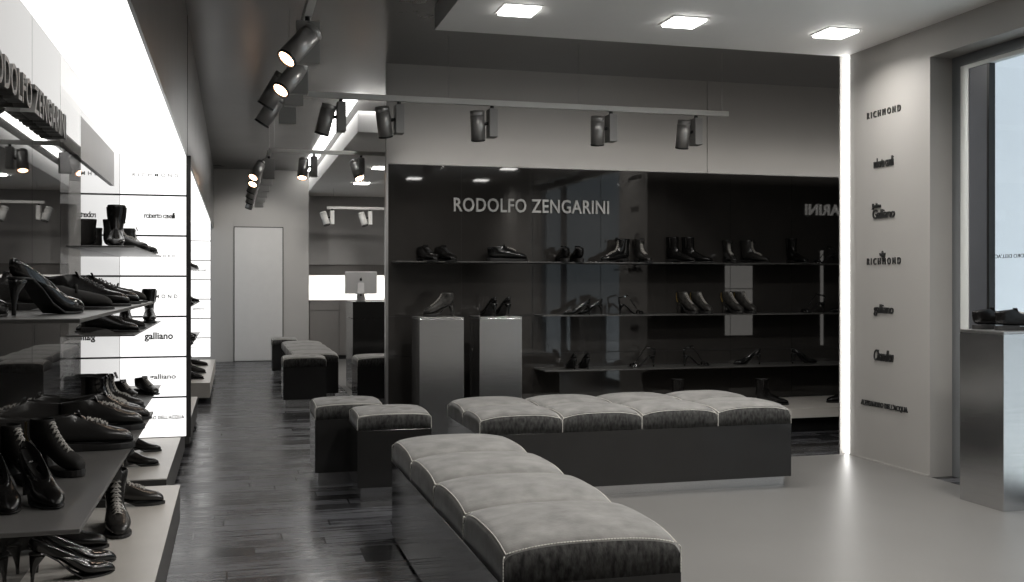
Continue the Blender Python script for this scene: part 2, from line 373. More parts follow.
o = g.build('window_pane', M['pane'], bpy.data.objects['window_1'])
struct('ground', MB().box(4.45, 40, -20, 6.1, -.15, -.05), M['pave'], 'pavement outside the window')
struct('window_backdrop', MB().box(4.40, 12, 6.08, 6.17, -.1, 6), M['backdrop'], 'pale screen added outside the window for a bright view')  # added slab, pale like the sky, covering the return wall's dark back
# writing on the window glass, read from outside
y_end = YofPx(986, WX); y_st = YofPx(1035, WX)
tag(lettering("ALESSANDRO DELL'ACQUA", .46, .026, .002, ((WX + .038, y_st - .02, 1.342), (0, 1, 0), (0, 0, 1), (1, 0, 0)), M['letter_k'], 'window_lettering'),
    "mirrored black lettering ALESSANDRO DELL'ACQUA stuck on the shop window", 'lettering')
# lettering on the white wall
RW = [("RICHMOND", .36, .045, 2.33, 0, 1.7), ("roberto cavalli", .21, .065, 2.00, .0, .95), ("Galliano", .24, .06, 1.66, .008, .9), ("RICHMOND", .36, .045, 1.345, 0, 1.7),
      ("galliano", .21, .078, 1.02, .004, .95), ("Chandlen", .21, .075, .72, .004, .95), ("ALESSANDRO DELL'ACQUA", .50, .042, .387, .0, 1.05)]
LBW = ["small black letters RICHMOND at the top of the white wall", "small black lower-case letters roberto cavalli, second from top on the white wall", "small black John Galliano lettering in two lines, third on the white wall",
       "small black letters RICHMOND with a crest halfway down the white wall", "small black lower-case galliano lettering, fifth down the white wall", "small black script lettering, second from bottom on the white wall",
       "long line of small black letters ALESSANDRO DELL'ACQUA lowest on the white wall"]
for (tx, wd, ht, z, off, spc), lb in zip(RW, LBW):
    yc = YofPx(884, XR)
    o = lettering(tx, wd, ht, .008, ((XR, yc + wd / 2, z - ht / 2), (0, -1, 0), (0, 0, 1), (-1, 0, 0)), M['letter_k'], 'wall_lettering', offset=off, space=spc, shear=.3 if tx == 'Chandlen' else 0)
    tag(o, lb, 'lettering')
    if tx == 'Galliano': lettering('John', .09, .04, .014, ((XR, yc + wd / 2, z + ht / 2 + .002), (0, -1, 0), (0, 0, 1), (-1, 0, 0)), M['letter_k'], 'small_word', o, offset=.01)
    if z == 1.345: MB().prism([(0, 0), (.04, -.012), (.05, .02), (.03, .012), (.022, .034), (.012, .012), (-.008, .02)], 0, .012).build('crest', M['letter_k'], o).matrix_world = Matrix.Translation((XR, yc + .03, z + .034)) @ Matrix(((0, 0, -1, 0), (-1, 0, 0, 0), (0, 1, 0, 0), (0, 0, 0, 1)))
# big signs
x0s, x1s = 1.707, 3.03
letter_sign('silver RODOLFO ZENGARINI letters on the black glass wall above the long shelf', 'RODOLFO ZENGARINI', x1s - x0s, .112, .018,
            ((x0s, YB, 1.775), (1, 0, 0), (0, 0, 1), (0, -1, 0)), M['letter'], (x0s, YB, 1.775))
letter_sign('large RODOLFO ZENGARINI letters on the near left mirror wall', 'RODOLFO ZENGARINI', 1.16, .085, .04,
            ((-.60, 2.69, 1.697), (0, 1, 0), (0, 0, 1), (1, 0, 0)), M['letter_d'], (-.60, 2.69, 1.697))
# return wall behind the white column: sign, lit panel and light strip, seen reflected in the black glass
letter_sign('RODOLFO ZENGARINI letters on the return wall, seen only as a reflection', 'RODOLFO ZENGARINI', 1.9, .13, .02,
            ((7.0 - .85 + 1.9 - 1.2, 6.356, 1.93), (-1, 0, 0), (0, 0, 1), (0, 1, 0)), M['letter'], (6.2, 6.356, 1.93)) if False else None
# ------------------------------------------------------------------ ceiling downlights
def downlight(x, y, z, label, grp):
    r = thing('ceiling_downlight', label, 'ceiling light', (x, y, z), 0, grp)
    f = MB(); a, b = .115, .1
    f.box(-a, a, -a, -b, -.006, 0).box(-a, a, b, a, -.006, 0).box(-a, -b, -b, b, -.006, 0).box(b, a, -b, b, -.006, 0)
    f.build('frame', M['ceilw'], r); MB().box(-b, b, -b, b, -.018, 0).build('diffuser', M['down'], r)
    return r
for yy in DOWN_ROWS:
    for xx, nm in zip(DOWN_COLS, ('left', 'middle', 'right')):
        if yy > 5: lb = 'square recessed ceiling light, %s one of the row above the benches' % nm
        else: continue
        downlight(xx, yy, 2.79, lb, 'square lights in the entrance ceiling')
for yy in DOWN_ROWS[1:]:
    for xx in DOWN_COLS: downlight(xx, yy, 2.79, 'square ceiling light of row %s before the window, counted from the benches, %s column' % (('two', 'three', 'four')[DOWN_ROWS.index(yy) - 1], ('left', 'middle', 'right')[DOWN_COLS.index(xx)]), 'square lights in the entrance ceiling')
for i, (xx, yy) in enumerate(CASH_SPOTS):
    downlight(xx, yy, 2.62, ['square ceiling light above the cash desk front, nearest', 'square ceiling light above the cash desk, second deep', 'square ceiling light above the cash desk, farthest back', 'square light over the cash desk area hidden right of the others', 'square light deeper over the cash desk area on the right'][i], 'square lights in the cash desk ceiling')
# ------------------------------------------------------------------ tracks and spotlights
def track(label, a, b, wires, grp='hanging lighting tracks'):
    a, b = Vector(a), Vector(b); r = thing('lighting_track', label, 'track', a)
    d = b - a
    g = MB()
    if abs(d.x) > abs(d.y): g.box(0, d.x, -.019, .019, -.02, .02)
    else: g.box(-.019, .019, 0, d.y, -.02, .02)
    g.build('rail', M['rail'], r, bevel=.003)
    for t in wires:
        p = d * t; MB().cyl((p.x, p.y, .02), (p.x, p.y, ZC - a.z), .0022, n=6).build('hanging_wire', M['alu'], r)
    r['group'] = grp
    return r
ZT = 2.48
track('long near lighting track hanging across the shop before the black glass wall', (.40, 7.1, ZT), (3.62, 7.1, ZT), (.33, .63, .985))
track('short farther lighting track crossing toward the cash desk', (.34, 10.2, ZT), (2.3, 10.2, ZT), (.02, .9))
track('lighting track running away from the viewer above the aisle, near end', (.34, 4.2, ZT), (.34, 7.3, ZT), (.1, .8))
track('lighting track running away above the aisle toward the far door', (.34, 10.25, ZT), (.34, 14.9, ZT), (.05, .9))
track('small pale lighting track deep in the cash desk area', (1.35, 15.6, 2.33), (3.4, 15.6, 2.33), (.05, .9))
def spotlight(label, x, y, z, along, dirv, on=False, side=-1, grp=None, white=False, wash=0):
    """gear box hung under the track, cylinder lamp beside it; along = direction of the rail"""
    r = thing('track_spotlight', label, 'spotlight', (x, y, z), 0, grp)
    a = Vector((1, 0, 0)) if along == 'x' else Vector((0, 1, 0)); s = Vector((0, 1, 0)) if along == 'x' else Vector((1, 0, 0))
    bx = M['rail'] if white else M['boxgrey']
    # box: long side across s? thin along rail
    hx, hy = (.03, .055) if along == 'x' else (.055, .03)
    MB().box(-hx, hx, -hy, hy, -.245, -.045).build('driver_box', bx, r, bevel=.003)
    MB().cyl((0, 0, -.05), (0, 0, -.018), .014, n=12).build('adapter', M['bezel'], r, smooth=False)
    d = Vector(dirv).normalized()
    off = Vector((side * .105, 0, -.14)) if along == 'x' else Vector((side * .11, -.04, -.14))
    c = off
    c = c + Vector((0, 0, -.025)); p0 = c - d * .105; p1 = c + d * .105
    MB().cyl((side * .02, 0, -.14), c, .012, n=10).build('bracket', M['bezel'], r)
    g = MB(); u = d.orthogonal().normalized(); v = d.cross(u); n = 28
    prof = [(0, .046), (.004, .05), (.03, .05), (.0305, .0475), (.033, .0475), (.0335, .05), (.202, .05)]
    rg = [[p0 + d * h_ + (u * math.cos(2 * PI * i / n) + v * math.sin(2 * PI * i / n)) * rr for i in range(n)] for h_, rr in prof]
    g.loft(rg).build('lamp_body', M['rail'] if white else M['dalu'], r, smooth=True).data.polygons[0].use_smooth = False
    rg = [[p0 + d * h_ + (u * math.cos(2 * PI * i / n) + v * math.sin(2 * PI * i / n)) * rr for i in range(n)] for h_, rr in [(.202, .0505), (.213, .0505), (.213, .043), (.203, .041)]]
    MB().loft(rg).build('bezel_ring', M['bezel'], r)
    e = p1 - d * .004
    MB().cyl(e, e + d * .002, .041, n=20).build('lens', M['lens_on'] if on else M['lens_off'], r)
    if on:
        q = Vector((x, y, z)) + p1 + d * .03
        spot('spotlight_lamp', q, q + d, on, 70, (1, .80, .62))
    if wash:
        q = Vector((x, y, z)) + p1 + d * .03
        spot('spotlight_lamp', q, q + Vector((0, .9, -1)), wash, 80, (1, .95, .9))
    return r
R1 = [(341, (.15, .35, -1)), (399, (.18, .30, -1)), (492, (.12, .30, -1)), (611, (.10, .30, -1)), (696, (.03, .30, -1))]
NM = ['leftmost', 'second from left', 'middle', 'second from right', 'rightmost']
for (px, dv), nm in zip(R1, NM):
    dv = dv if nm != 'leftmost' else (-.25, .1, -1)
    spotlight('grey cylinder spotlight, %s on the long near track' % nm, XofPx(px, 7.1), 7.1, ZT, 'x', dv, grp='spotlights on the long near track', wash=9)
g2 = 'spotlights on the far cross track'
spotlight('glowing spotlight, left one on the far cross track', XofPx(314, 10.2), 10.2, ZT, 'x', (-.12, -.45, -1), on=4, grp=g2)
spotlight('glowing spotlight, right one on the far cross track', XofPx(361, 10.2), 10.2, ZT, 'x', (.25, -.6, -1), on=4, side=-.4, grp=g2)
g3 = 'spotlights on the near aisle track'
for yy, dv, on, lb in [(4.95, (-.8, -.42, -.95), 5, 'topmost glowing spotlight of the near ceiling cluster'), (5.75, (-.62, -.45, -.85), 5, 'second glowing spotlight under the topmost one'),
                       (6.15, (-.35, .1, -.6), 0, 'unlit spotlight pressed behind the second glowing one'), (6.85, (-.5, .1, -.8), 0, 'lowest unlit spotlight of the near cluster')]:
    spotlight(lb, .34, yy, ZT, 'y', dv, on=on, side=-.35 if yy < 5.9 else -1, grp=g3)
g4 = 'spotlights on the far aisle track'
for i, (yy, dv, on) in enumerate([(10.5, (-.5, -.6, -.9), 4), (11.2, (-.4, -.6, -.9), 4), (12.0, (-.4, .2, -.8), 0), (12.8, (-.4, .2, -.8), 0), (13.6, (-.4, .2, -.9), 0), (14.5, (-.3, .3, -.9), 0)]):
    spotlight(['nearest glowing spotlight of the far aisle cluster', 'second glowing spotlight of the far aisle cluster', 'unlit spotlight just past the glowing pair', 'unlit spotlight fourth along the far aisle track', 'unlit spotlight next to last toward the far door', 'farthest unlit spotlight near the white door'][i], .34, yy, ZT, 'y', dv, on=on, side=-1, grp=g4)
spot('door_wash_lamp', (.30, 14.6, 2.25), (.24, 16.25, 1.5), 45, 80, (1, .97, .93))
for px, lb in ((332, 'pale little spotlight at left, deep in the cash desk area'), (370, 'pale little spotlight at right, deep in the cash desk area')):
    spotlight(lb, XofPx(px, 15.6), 15.6, 2.33, 'x', (.3, -.2, -1), grp='pale spotlights in the cash desk area', white=True)
# ------------------------------------------------------------------ shelves, platforms, backlit walls
def shelf(label, x0, x1, y0, y1, z, t, m, grp=None, brk=None):
    r = thing('display_shelf', label, 'shelf', ((x0 + x1) / 2, (y0 + y1) / 2, z - t), 0, grp)
    hx, hy = (x1 - x0) / 2, (y1 - y0) / 2
    MB().box(-hx, hx, -hy, hy, 0, t).build('shelf_board', m, r, bevel=.0015)
    if brk == 'y':
        for yy in (-hy + .06, hy - .06): MB().box(-hx, hx * .6, yy - .008, yy + .008, -.012, 0).build('bracket', M['backing'], r)
    return r
ZN1, ZN2 = 1.123, .666
shelf('near upper dark shelf on the left mirror wall holding pumps and derby shoes', -.598, -.322, 2.40, 4.52, ZN1, .010, M['shelf_d'], 'shelves on the left wall')
shelf('near lower grey shelf on the left wall holding heels and sneakers', -.598, -.322, 2.40, 4.52, ZN2, .010, M['shelf_g'], 'shelves on the left wall')
ZB = [1.375, .957, .545]
for z, nm in zip(ZB, ('upper', 'middle', 'lower')):
    shelf('%s dark shelf meeting the nearest backlit white wall' % nm, XL + .014 if z > 1.7 else XL + .001, -.45, 5.14, 6.97, z, .008, M['shelf_d'], 'shelves on the left wall')
for z, nm in zip(ZB, ('upper', 'middle', 'lower')):
    shelf('%s small shelf far down the left wall before the farther backlit wall' % nm, XL + .001, -.43, 10.6, 14.38, z, .008, M['shelf_d'], 'shelves on the left wall')
def platform(label, x0, x1, y0, y1, z0, z1, feet=True, top=None):
    r = thing('display_platform', label, 'platform', ((x0 + x1) / 2, (y0 + y1) / 2, 0), 0, 'low display platforms')
    hx, hy = (x1 - x0) / 2, (y1 - y0) / 2
    MB().box(-hx, hx, -hy, hy, z1 - .006, z1).build('top_panel', M['plat'], r)
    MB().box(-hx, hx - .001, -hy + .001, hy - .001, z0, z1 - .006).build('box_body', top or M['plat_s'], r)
    MB().box(-hx, hx - .12, -hy + .1, hy - .1, 0, z0).build('plinth', M['alu'] if feet else M['seam'], r)
    return r
platform('long low platform nearest the viewer under the left shelves, holding pumps', XL + .002, -.223, 1.6, 4.68, .17, .325, False)
platform('second low platform below the backlit wall holding dark ankle boots', XL + .002, -.33, 5.54, 7.6, .03, .20, False)
platform('third low platform, mostly hidden behind the nearest backlit wall', XL + .002, -.305, 7.75, 9.45, .04, .20, False)
platform('small pale platform far down the left side by the white wall', XL + .002, -.227, 10.75, 14.0, .05, .20, True, M['plat'])
FG = 'white backlit panel walls'
def fin(label, x0, x1, y, z0, z1, words, post=True, rows=7):
    r = thing('backlit_display_wall', label, 'display wall', (x0, y, z0), 0, FG)
    W_ = x1 - x0; hh = (z1 - z0) / rows
    MB().box(0, W_, .006, .04, 0, z1 - z0).build('backing_board', M['seam'], r)
    for k in range(rows):
        top = z1 - z0 - k * hh
        p = MB().box(0.001, W_ - .001, 0, .006, top - hh + .006, top - .006 if k else top).build('light_panel', M['panel'], r)
        if words and words[k]:
            tx, wd, ht, cx, spc, off = words[k]
            lettering(tx, wd, ht, .003, ((cx - wd / 2, 0, top - hh * .5 - ht / 2), (1, 0, 0), (0, 0, 1), (0, -1, 0)), M['letter_k'], 'lettering', p, off, spc)
    if post: MB().box(W_, W_ + .028, -.012, .045, 0, z1 - z0).build('end_post', M['backing'], r)
    return r
wd = [("RICHMOND", .28, .024, .215, 1.8, .01), ("roberto cavalli", .19, .038, .24, .8, .02), ("A L E S S A N D R O", .24, .014, .215, 1., .02), ("RICHMOND", .26, .026, .22, 1.8, .02),
      ("galliano", .175, .06, .235, 1., .03), ("galliano", .16, .042, .26, 1., .02), ("ALESSANDRO DELL'ACQUA", .34, .030, .222, 1.1, .035)]
fin('tall backlit white wall with brand names facing the viewer at left, nearest', XL, -.296, 7.0, .2, ZS - .003, wd)
wd2 = [None, ("RICHMOND", .2, .02, .25, 1.8, 0), ("roberto cavalli", .18, .03, .25, .8, 0), None, ("galliano", .15, .04, .25, 1, .01), None, ("ALESSANDRO DELL'ACQUA", .3, .02, .24, 1, 0)]
fin('farther backlit white wall with brand names beside the far white wall', XL, -.30, 14.45, .2, ZS - .003, wd2, post=False)
# right alcove: shelves along the black glass
ZW = [1.370, .94, .505]
BG = 'long shelves on the black glass wall'
shelf('top long thin shelf on the black glass wall under the sign', 1.21, 6.9, 7.86, YB - .002, ZW[0], .010, M['shelf_d'], BG)
shelf('middle long thin shelf on the black glass wall', XofPx(534, YB), 6.9, 7.86, YB - .002, ZW[1], .010, M['shelf_d'], BG)
shelf('lowest long thin shelf on the black glass wall', XofPx(534, YB), 6.9, 7.78, YB - .002, ZW[2], .010, M['shelf_d'], BG)
platform('pale low platform under the shelves of the black glass wall', 2.4, 6.6, 7.3, YB - .01, .125, .20, False).children
for o in bpy.data.objects:
    if o.name.startswith('box_body') and o.parent and 'black glass' in o.parent.get('label', ''): o.data.materials[0] = M['plat']
# return wall pieces (face +Y) mirrored by the black glass
fin2 = thing('backlit_display_wall', 'narrow backlit panel wall mirrored in the black glass behind the shelves', 'display wall', (4.985, 6.357, .65), 0, FG)
for k in range(3):
    MB().box(0, .315, 0, .01, k * .247, k * .247 + .238).build('light_panel', M['panel_dim'], fin2)
tag(MB().box(6.115, 6.145, 6.357, 6.37, .53, 1.55).build('light_strip', M['panel_dim']), 'slim vertical light strip mirrored in the black glass wall at right', 'light strip')
letter_sign('RODOLFO ZENGARINI letters seen back to front as a reflection in the black glass at right', 'RODOLFO ZENGARINI', 1.62, .13, .02,
            ((6.16 + .0 + 1.62 - .0 - .83, 6.357, 1.92), (-1, 0, 0), (0, 0, 1), (0, 1, 0)), M['letter'], (6.4, 6.357, 1.92)) if False else None
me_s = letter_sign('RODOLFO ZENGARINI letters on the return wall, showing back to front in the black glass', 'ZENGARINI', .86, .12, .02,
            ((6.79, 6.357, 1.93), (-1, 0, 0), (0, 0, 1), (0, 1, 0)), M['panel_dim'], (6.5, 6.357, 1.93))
# ------------------------------------------------------------------ seating
def puff(u, v):
    a, b = 1 - abs(u) ** 3, 1 - abs(v) ** 3
    return a * b + .5 * (a * (1 - b) + b * (1 - a))
def soft_block(x0, x1, y0, y1, z0, z1, bulge, R, tufts=None, n=26):
    """pillow with rounded edges: top grid and a skirt"""
    bm = bmesh.new(); cx, cy = (x0 + x1) / 2, (y0 + y1) / 2; hx, hy = (x1 - x0) / 2, (y1 - y0) / 2
    def prof(t):  # t in -1..1 -> denser near the edges
        return math.copysign(1 - (1 - abs(t)) ** 1.5, t)
    V = []
    for i in range(n + 1):
        row = []
        for j in range(n + 1):
            u, v = prof(2 * i / n - 1), prof(2 * j / n - 1)
            x, y = cx + u * hx, cy + v * hy
            ex, ey = hx * (1 - abs(u)), hy * (1 - abs(v)); dr = 0
            for e in (ex, ey):
                if e < R: dr += R - math.sqrt(max(0, R * R - (R - e) ** 2))
            dr = min(dr, R * 1.15)
            z = z1 + bulge * puff(u, v) - dr
            if tufts:
                for tx, ty in tufts:
                    q = ((x - cx - tx) ** 2 + (y - cy - ty) ** 2) / .0007
                    z -= .020 * math.exp(-q)
            row.append(bm.verts.new((x, y, z)))
        V.append(row)
    for i in range(n):
        for j in range(n): bm.faces.new((V[i][j], V[i + 1][j], V[i + 1][j + 1], V[i][j + 1]))
    per = [V[i][0] for i in range(n + 1)] + [V[n][j] for j in range(1, n + 1)] + [V[i][n] for i in range(n - 1, -1, -1)] + [V[0][j] for j in range(n - 1, 0, -1)]
    low = [bm.verts.new((p.co.x, p.co.y, z0)) for p in per]; k = len(per)
    sk = []
    for i in range(k):
        f = bm.faces.new((per[i], per[(i + 1) % k], low[(i + 1) % k], low[i])); sk.append(f)
    bm.faces.new(low)
    for f in bm.faces: f.smooth = True
    return bm
def cushion(parent, x0, x1, y0, y1, z0, z1, bulge, R, shade_front, dash, tufts=None):
    gp = .0015
    x0 += gp; x1 -= gp; y0 += gp; y1 -= gp
    bm = soft_block(x0, x1, y0, y1, z0, z1, bulge, R, tufts)
    mb = MB(); mb.bm.free(); mb.bm = bm
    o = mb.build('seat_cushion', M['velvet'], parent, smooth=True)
    o.data.materials.append(M['velour_shaded'])
    hx, hy = (x1 - x0) / 2, (y1 - y0) / 2; cx, cy = (x0 + x1) / 2, (y0 + y1) / 2
    e = R * .32; dr = R - math.sqrt(R * R - (R - e) ** 2)
    if shade_front:
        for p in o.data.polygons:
            if p.center.y < y0 + e * 1.05 and p.normal.z > -.5 and abs(p.normal.x) < .8: p.material_index = 1  # front faces take the velour with the shading in its colour
    def surf(x, y):
        u, v = (x - cx) / hx, (y - cy) / hy
        return z1 + bulge * puff(u, v) - dr
    def edge(a, b):
        n_ = 18; out = []
        for t in range(n_ + 1):
            x, y = a[0] + (b[0] - a[0]) * t / n_, a[1] + (b[1] - a[1]) * t / n_
            xx, yy = min(max(x, x0 + e), x1 - e), min(max(y, y0 + e), y1 - e)
            out.append((xx, yy, surf(xx, yy) + .0005))
        return out
    g = MB(); r = .0016
    paths = [edge((x0, y0 + e), (x1, y0 + e)), edge((x0, y1 - e), (x1, y1 - e)), edge((x0 + e, y0), (x0 + e, y1)), edge((x1 - e, y0), (x1 - e, y1))]
    zt = surf(x0 + e, y0 + e) - dr * .6
    for cx_, cy_ in ((x0, y0), (x1, y0), (x0, y1)):
        sx_, sy_ = (1 if cx_ == x0 else -1), (1 if cy_ == y0 else -1)
        paths.append([(cx_ - sx_ * .001, cy_ - sy_ * .001, z0 + .002), (cx_ - sx_ * .001, cy_ - sy_ * .001, zt - .006), (cx_ + sx_ * e, cy_ + sy_ * e, surf(cx_ + sx_ * e, cy_ + sy_ * e))])
    for pth in paths:
        if dash:
            L = sum((Vector(b) - Vector(a)).length for a, b in zip(pth[:-1], pth[1:])); s = 0; pos = []
            def at(t):
                for a, b in zip(pth[:-1], pth[1:]):
                    a, b = Vector(a), Vector(b); l_ = (b - a).length
                    if t <= l_ + 1e-9: return a + (b - a) * (t / l_)
                    t -= l_
                return Vector(pth[-1])
            while s + .007 < L:
                g.tube([at(s), at(s + .007)], .0019, 5); s += .0095
        else: g.tube(pth, r, 5)
    g.build('stitching', M['thread'], o)
    return o
def bench(label, x0, x1, y0, y1, nx, ny, z0, z1, group, plinth_in=.03, dash=False, bulge=.03, stitch=True, zb=.06):
    r = thing('padded_bench', label, 'bench', ((x0 + x1) / 2, (y0 + y1) / 2, 0), 0, group)
    hx, hy = (x1 - x0) / 2, (y1 - y0) / 2
    MB().box(-hx, hx, -hy, hy, zb, z0).build('base_panel', M['base'], r, bevel=.001)
    MB().box(-hx + plinth_in, hx - plinth_in, -hy + plinth_in, hy - plinth_in, .003, zb).build('plinth', M['chrome'], r)
    for i in range(nx):
        for j in range(ny):
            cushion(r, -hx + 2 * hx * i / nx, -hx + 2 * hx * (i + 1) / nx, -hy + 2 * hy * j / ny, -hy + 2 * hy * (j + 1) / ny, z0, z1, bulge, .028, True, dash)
    return r
BGp = 'velour topped benches'
bench('long four-cushion grey bench nearest the viewer, running toward the camera', .722, 1.258, 2.76, 4.83, 1, 4, .357, .445, BGp, dash=True, bulge=.052, zb=.012)
bench('wide double-row grey bench with eight cushions before the black glass wall', 1.29, 3.18, 5.43, 6.30, 4, 2, .37, .450, BGp, dash=False, bulge=.050)
bench('distant grey bench in the aisle between small stools near the white door', .58, 1.05, 10.75, 13.2, 1, 4, .38, .455, BGp, bulge=.03)
bench('grey topped bench standing before the cash desk', 1.17, 3.0, 10.1, 10.58, 4, 1, .38, .455, BGp, bulge=.03)
def stool(label, x0, x1, y0, y1):
    r = thing('cube_stool', label, 'stool', ((x0 + x1) / 2, (y0 + y1) / 2, 0), 0, 'velour cube stools')
    hx, hy = (x1 - x0) / 2, (y1 - y0) / 2
    MB().box(-hx, hx, -hy, hy, .075, .39).build('base_panel', M['base'], r, bevel=.001)
    MB().box(-hx + .02, hx - .02, -hy + .02, hy - .02, 0.001 if hx else 0, .075).build('plinth', M['chrome'], r)
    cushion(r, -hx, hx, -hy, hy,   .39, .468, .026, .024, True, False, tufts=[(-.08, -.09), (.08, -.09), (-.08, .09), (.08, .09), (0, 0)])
    return r
stool('right one of the two dark cube stools beside the wooden aisle, nearer the viewer', .655, 1.065, 5.65, 6.06)
stool('left one of the two cube stools in the aisle, partly behind the other', .465, .875, 6.17, 6.58)
stool('far dark cube stool in front of the distant aisle bench', .46, .87, 10.1, 10.5)
stool('farthest cube stool left of the distant bench near the door', .475, .80, 13.5, 13.9)
# ------------------------------------------------------------------ pedestals
def pedestal(label, x0, x1, y0, y1, z):
    r = thing('steel_pedestal', label, 'pedestal', ((x0 + x1) / 2, (y0 + y1) / 2, 0.003), 0, 'brushed steel pedestals')
    hx, hy = (x1 - x0) / 2, (y1 - y0) / 2
    MB().box(-hx, hx, -hy, hy, 0, z - .016).build('column_body', M['chrome'], r, bevel=.0015)
    MB().box(-hx, hx, -hy, hy, z - .015, z - .003).build('top_plate', M['alu'], r, bevel=.0015)
    return r
pedestal('tall brushed steel pedestal beside the window with dark sneakers on top', 3.885, 4.225, 4.514, 4.85, .945)
pedestal('left steel pedestal before the black glass wall, holding a bootie', 1.325, 1.66, 7.5, 7.84, .945)
pedestal('right steel pedestal before the black glass wall, holding strappy heels', 1.78, 2.11, 7.5, 7.84, .945)
# ------------------------------------------------------------------ cash desk, back cabinets and computer
r = thing('back_cabinet', 'grey cabinet row at the back of the cash desk area', 'cabinet', (1.14, 16.3, .003))
MB().box(0, 4.5, .02, .6, .06, .90).build('body', M['cab'], r); MB().box(-.0, 4.5, 0, .6, .90, .925).build('worktop', M['cab'], r, bevel=.003)
for k in range(6):
    MB().box(.005 + k * .46, .457 + k * .46, 0, .018, .07, .76).build('cabinet_door', M['cab'], r, bevel=.002)
    MB().box(.005 + k * .46, .457 + k * .46, 0, .018, .77, .895).build('drawer_front', M['cab'], r, bevel=.002)
MB().box(0, 4.5, .05, .6, 0, .06).build('plinth', M['seam'], r)
r = thing('cash_desk', 'dark glossy cash desk counter carrying the computer', 'counter', (1.27, 11.4, .003))
MB().box(0, 2.4, 0, .7, 0, .80).build('lower_body', M['base'], r, bevel=.003)
MB().box(0, 2.4, 0.0, .7, .805, .975).build('upper_band', M['base'], r, bevel=.003)
MB().box(0, 2.4, 0, .7, .975, .99).build('desk_top', M['base'], r, bevel=.002)
r = thing('desktop_computer', 'silver all-in-one computer seen from behind on the cash desk', 'computer', (XofPx(361, 11.7), 11.7, .994), -.15)
w2, b0, b1 = .18, .085, .335
MB().box(-w2, w2, -.006, .014, b0, b1).build('screen_housing', M['palealu'], r, bevel=.006)
g = MB().loft([[(-.05, -.02, 0), (.05, -.02, 0), (.05, -.012, .0), (-.05, -.012, 0)], [(-.04, -.05, .09), (.04, -.05, .09), (.04, -.044, .09), (-.04, -.044, .09)], [(-.036, -.012, .21), (.036, -.012, .21), (.036, -.006, .21), (-.036, -.006, .21)]])
g.build('stand_neck', M['palealu'], r); MB().box(-.055, .055, -.06, .08, 0, .006).build('stand_foot', M['alu'], r, bevel=.002)
def apple(cx, cz, s, y):
    pts = []
    for k in range(40):
        a = 2 * PI * k / 40; rr = s * (1 - .10 * math.cos(2 * a) - .10 * abs(math.cos(a / 2 + PI / 4)) ** 8)
        px_, pz_ = rr * .92 * math.cos(a), rr * math.sin(a)
        d_ = math.hypot(px_ - s * 1.15, pz_ - s * .15)
        if d_ < s * .5:
            q = s * .5 / d_; px_ = s * 1.15 + (px_ - s * 1.15) * q; pz_ = s * .15 + (pz_ - s * .15) * q
        pts.append((cx + px_, cz + pz_))
    g = MB(); g.loft([[(a, y, b) for a, b in pts], [(a, y - .0015, b) for a, b in pts]])
    lf = [(cx + s * .05, cz + s * 1.05), (cx + s * .35, cz + s * 1.25), (cx + s * .40, cz + s * 1.7), (cx + s * .1, cz + s * 1.45)]
    g.loft([[(a, y, b) for a, b in lf], [(a, y - .0015, b) for a, b in lf]]); return g
apple(0, .245, .017, -.0125).build('logo_mark', M['bezel'], r)
MB().cyl((0, -.052, .07), (0, -.054, .07), .011, n=16).build('cable_hole', M['bezel'], r)
# ------------------------------------------------------------------ shoes
def ringpts(t, b, w_, n=22, sq=2.2):
    t, b = Vector((t[0], 0, t[1])), Vector((b[0], 0, b[1])); c = (t + b) / 2; a = (t - b) / 2; out = []
    for k in range(n):
        th = 2 * PI * k / n; cs, sn = math.cos(th), math.sin(th)
        cs2 = math.copysign(abs(cs) ** (2 / sq), cs); sn2 = math.copysign(abs(sn) ** (2 / sq), sn)
        p = c + a * cs2; out.append(Vector((p.x, w_ * sn2, p.z)))
    return out
SW = [(.0, .004), (.006, .017), (.02, .026), (.05, .031), (.09, .031), (.13, .033), (.17, .040), (.21, .046), (.24, .044), (.265, .034), (.28, .021), (.288, .006)]
def sole_mesh(L, prof_bot, thick, point=0., widen=1.):
    """loft of flat rectangles along x; prof_bot(x)->z of the underside"""
    rings = []
    for x, w_ in SW:
        x = x * L / .288
        ww = w_ * widen
        if point and x > L * .6: ww *= 1 - point * ((x - L * .6) / (L * .4))
        zb, zt = prof_bot(x)
        rings.append([(x, -ww * .97, zb), (x, ww * .97, zb), (x, ww, zb + (zt - zb) * .5), (x, ww, zt), (x, -ww, zt), (x, -ww, zb + (zt - zb) * .5)])
    return MB().loft(rings)
def lacework(root, pts, w_, m, r=.0022, cross=True):
    g = MB()
    for i, (x, z) in enumerate(pts):
        arc = [(x - .004 * abs(s) , w_ * s, z + .004 - .010 * s * s) for s in (-1, -.6, -.2, .2, .6, 1)]
        g.tube(arc, r, 5)
        if cross and i + 1 < len(pts):
            x2, z2 = pts[i + 1]
            for sg in (-1, 1): g.tube([(x - .003, w_ * sg * .9, z - .004), ((x + x2) / 2, 0, (z + z2) / 2 + .006), (x2 - .003, -w_ * sg * .9, z2 - .004)], r * .9, 5)
    return g.build('laces', m, root, smooth=True)
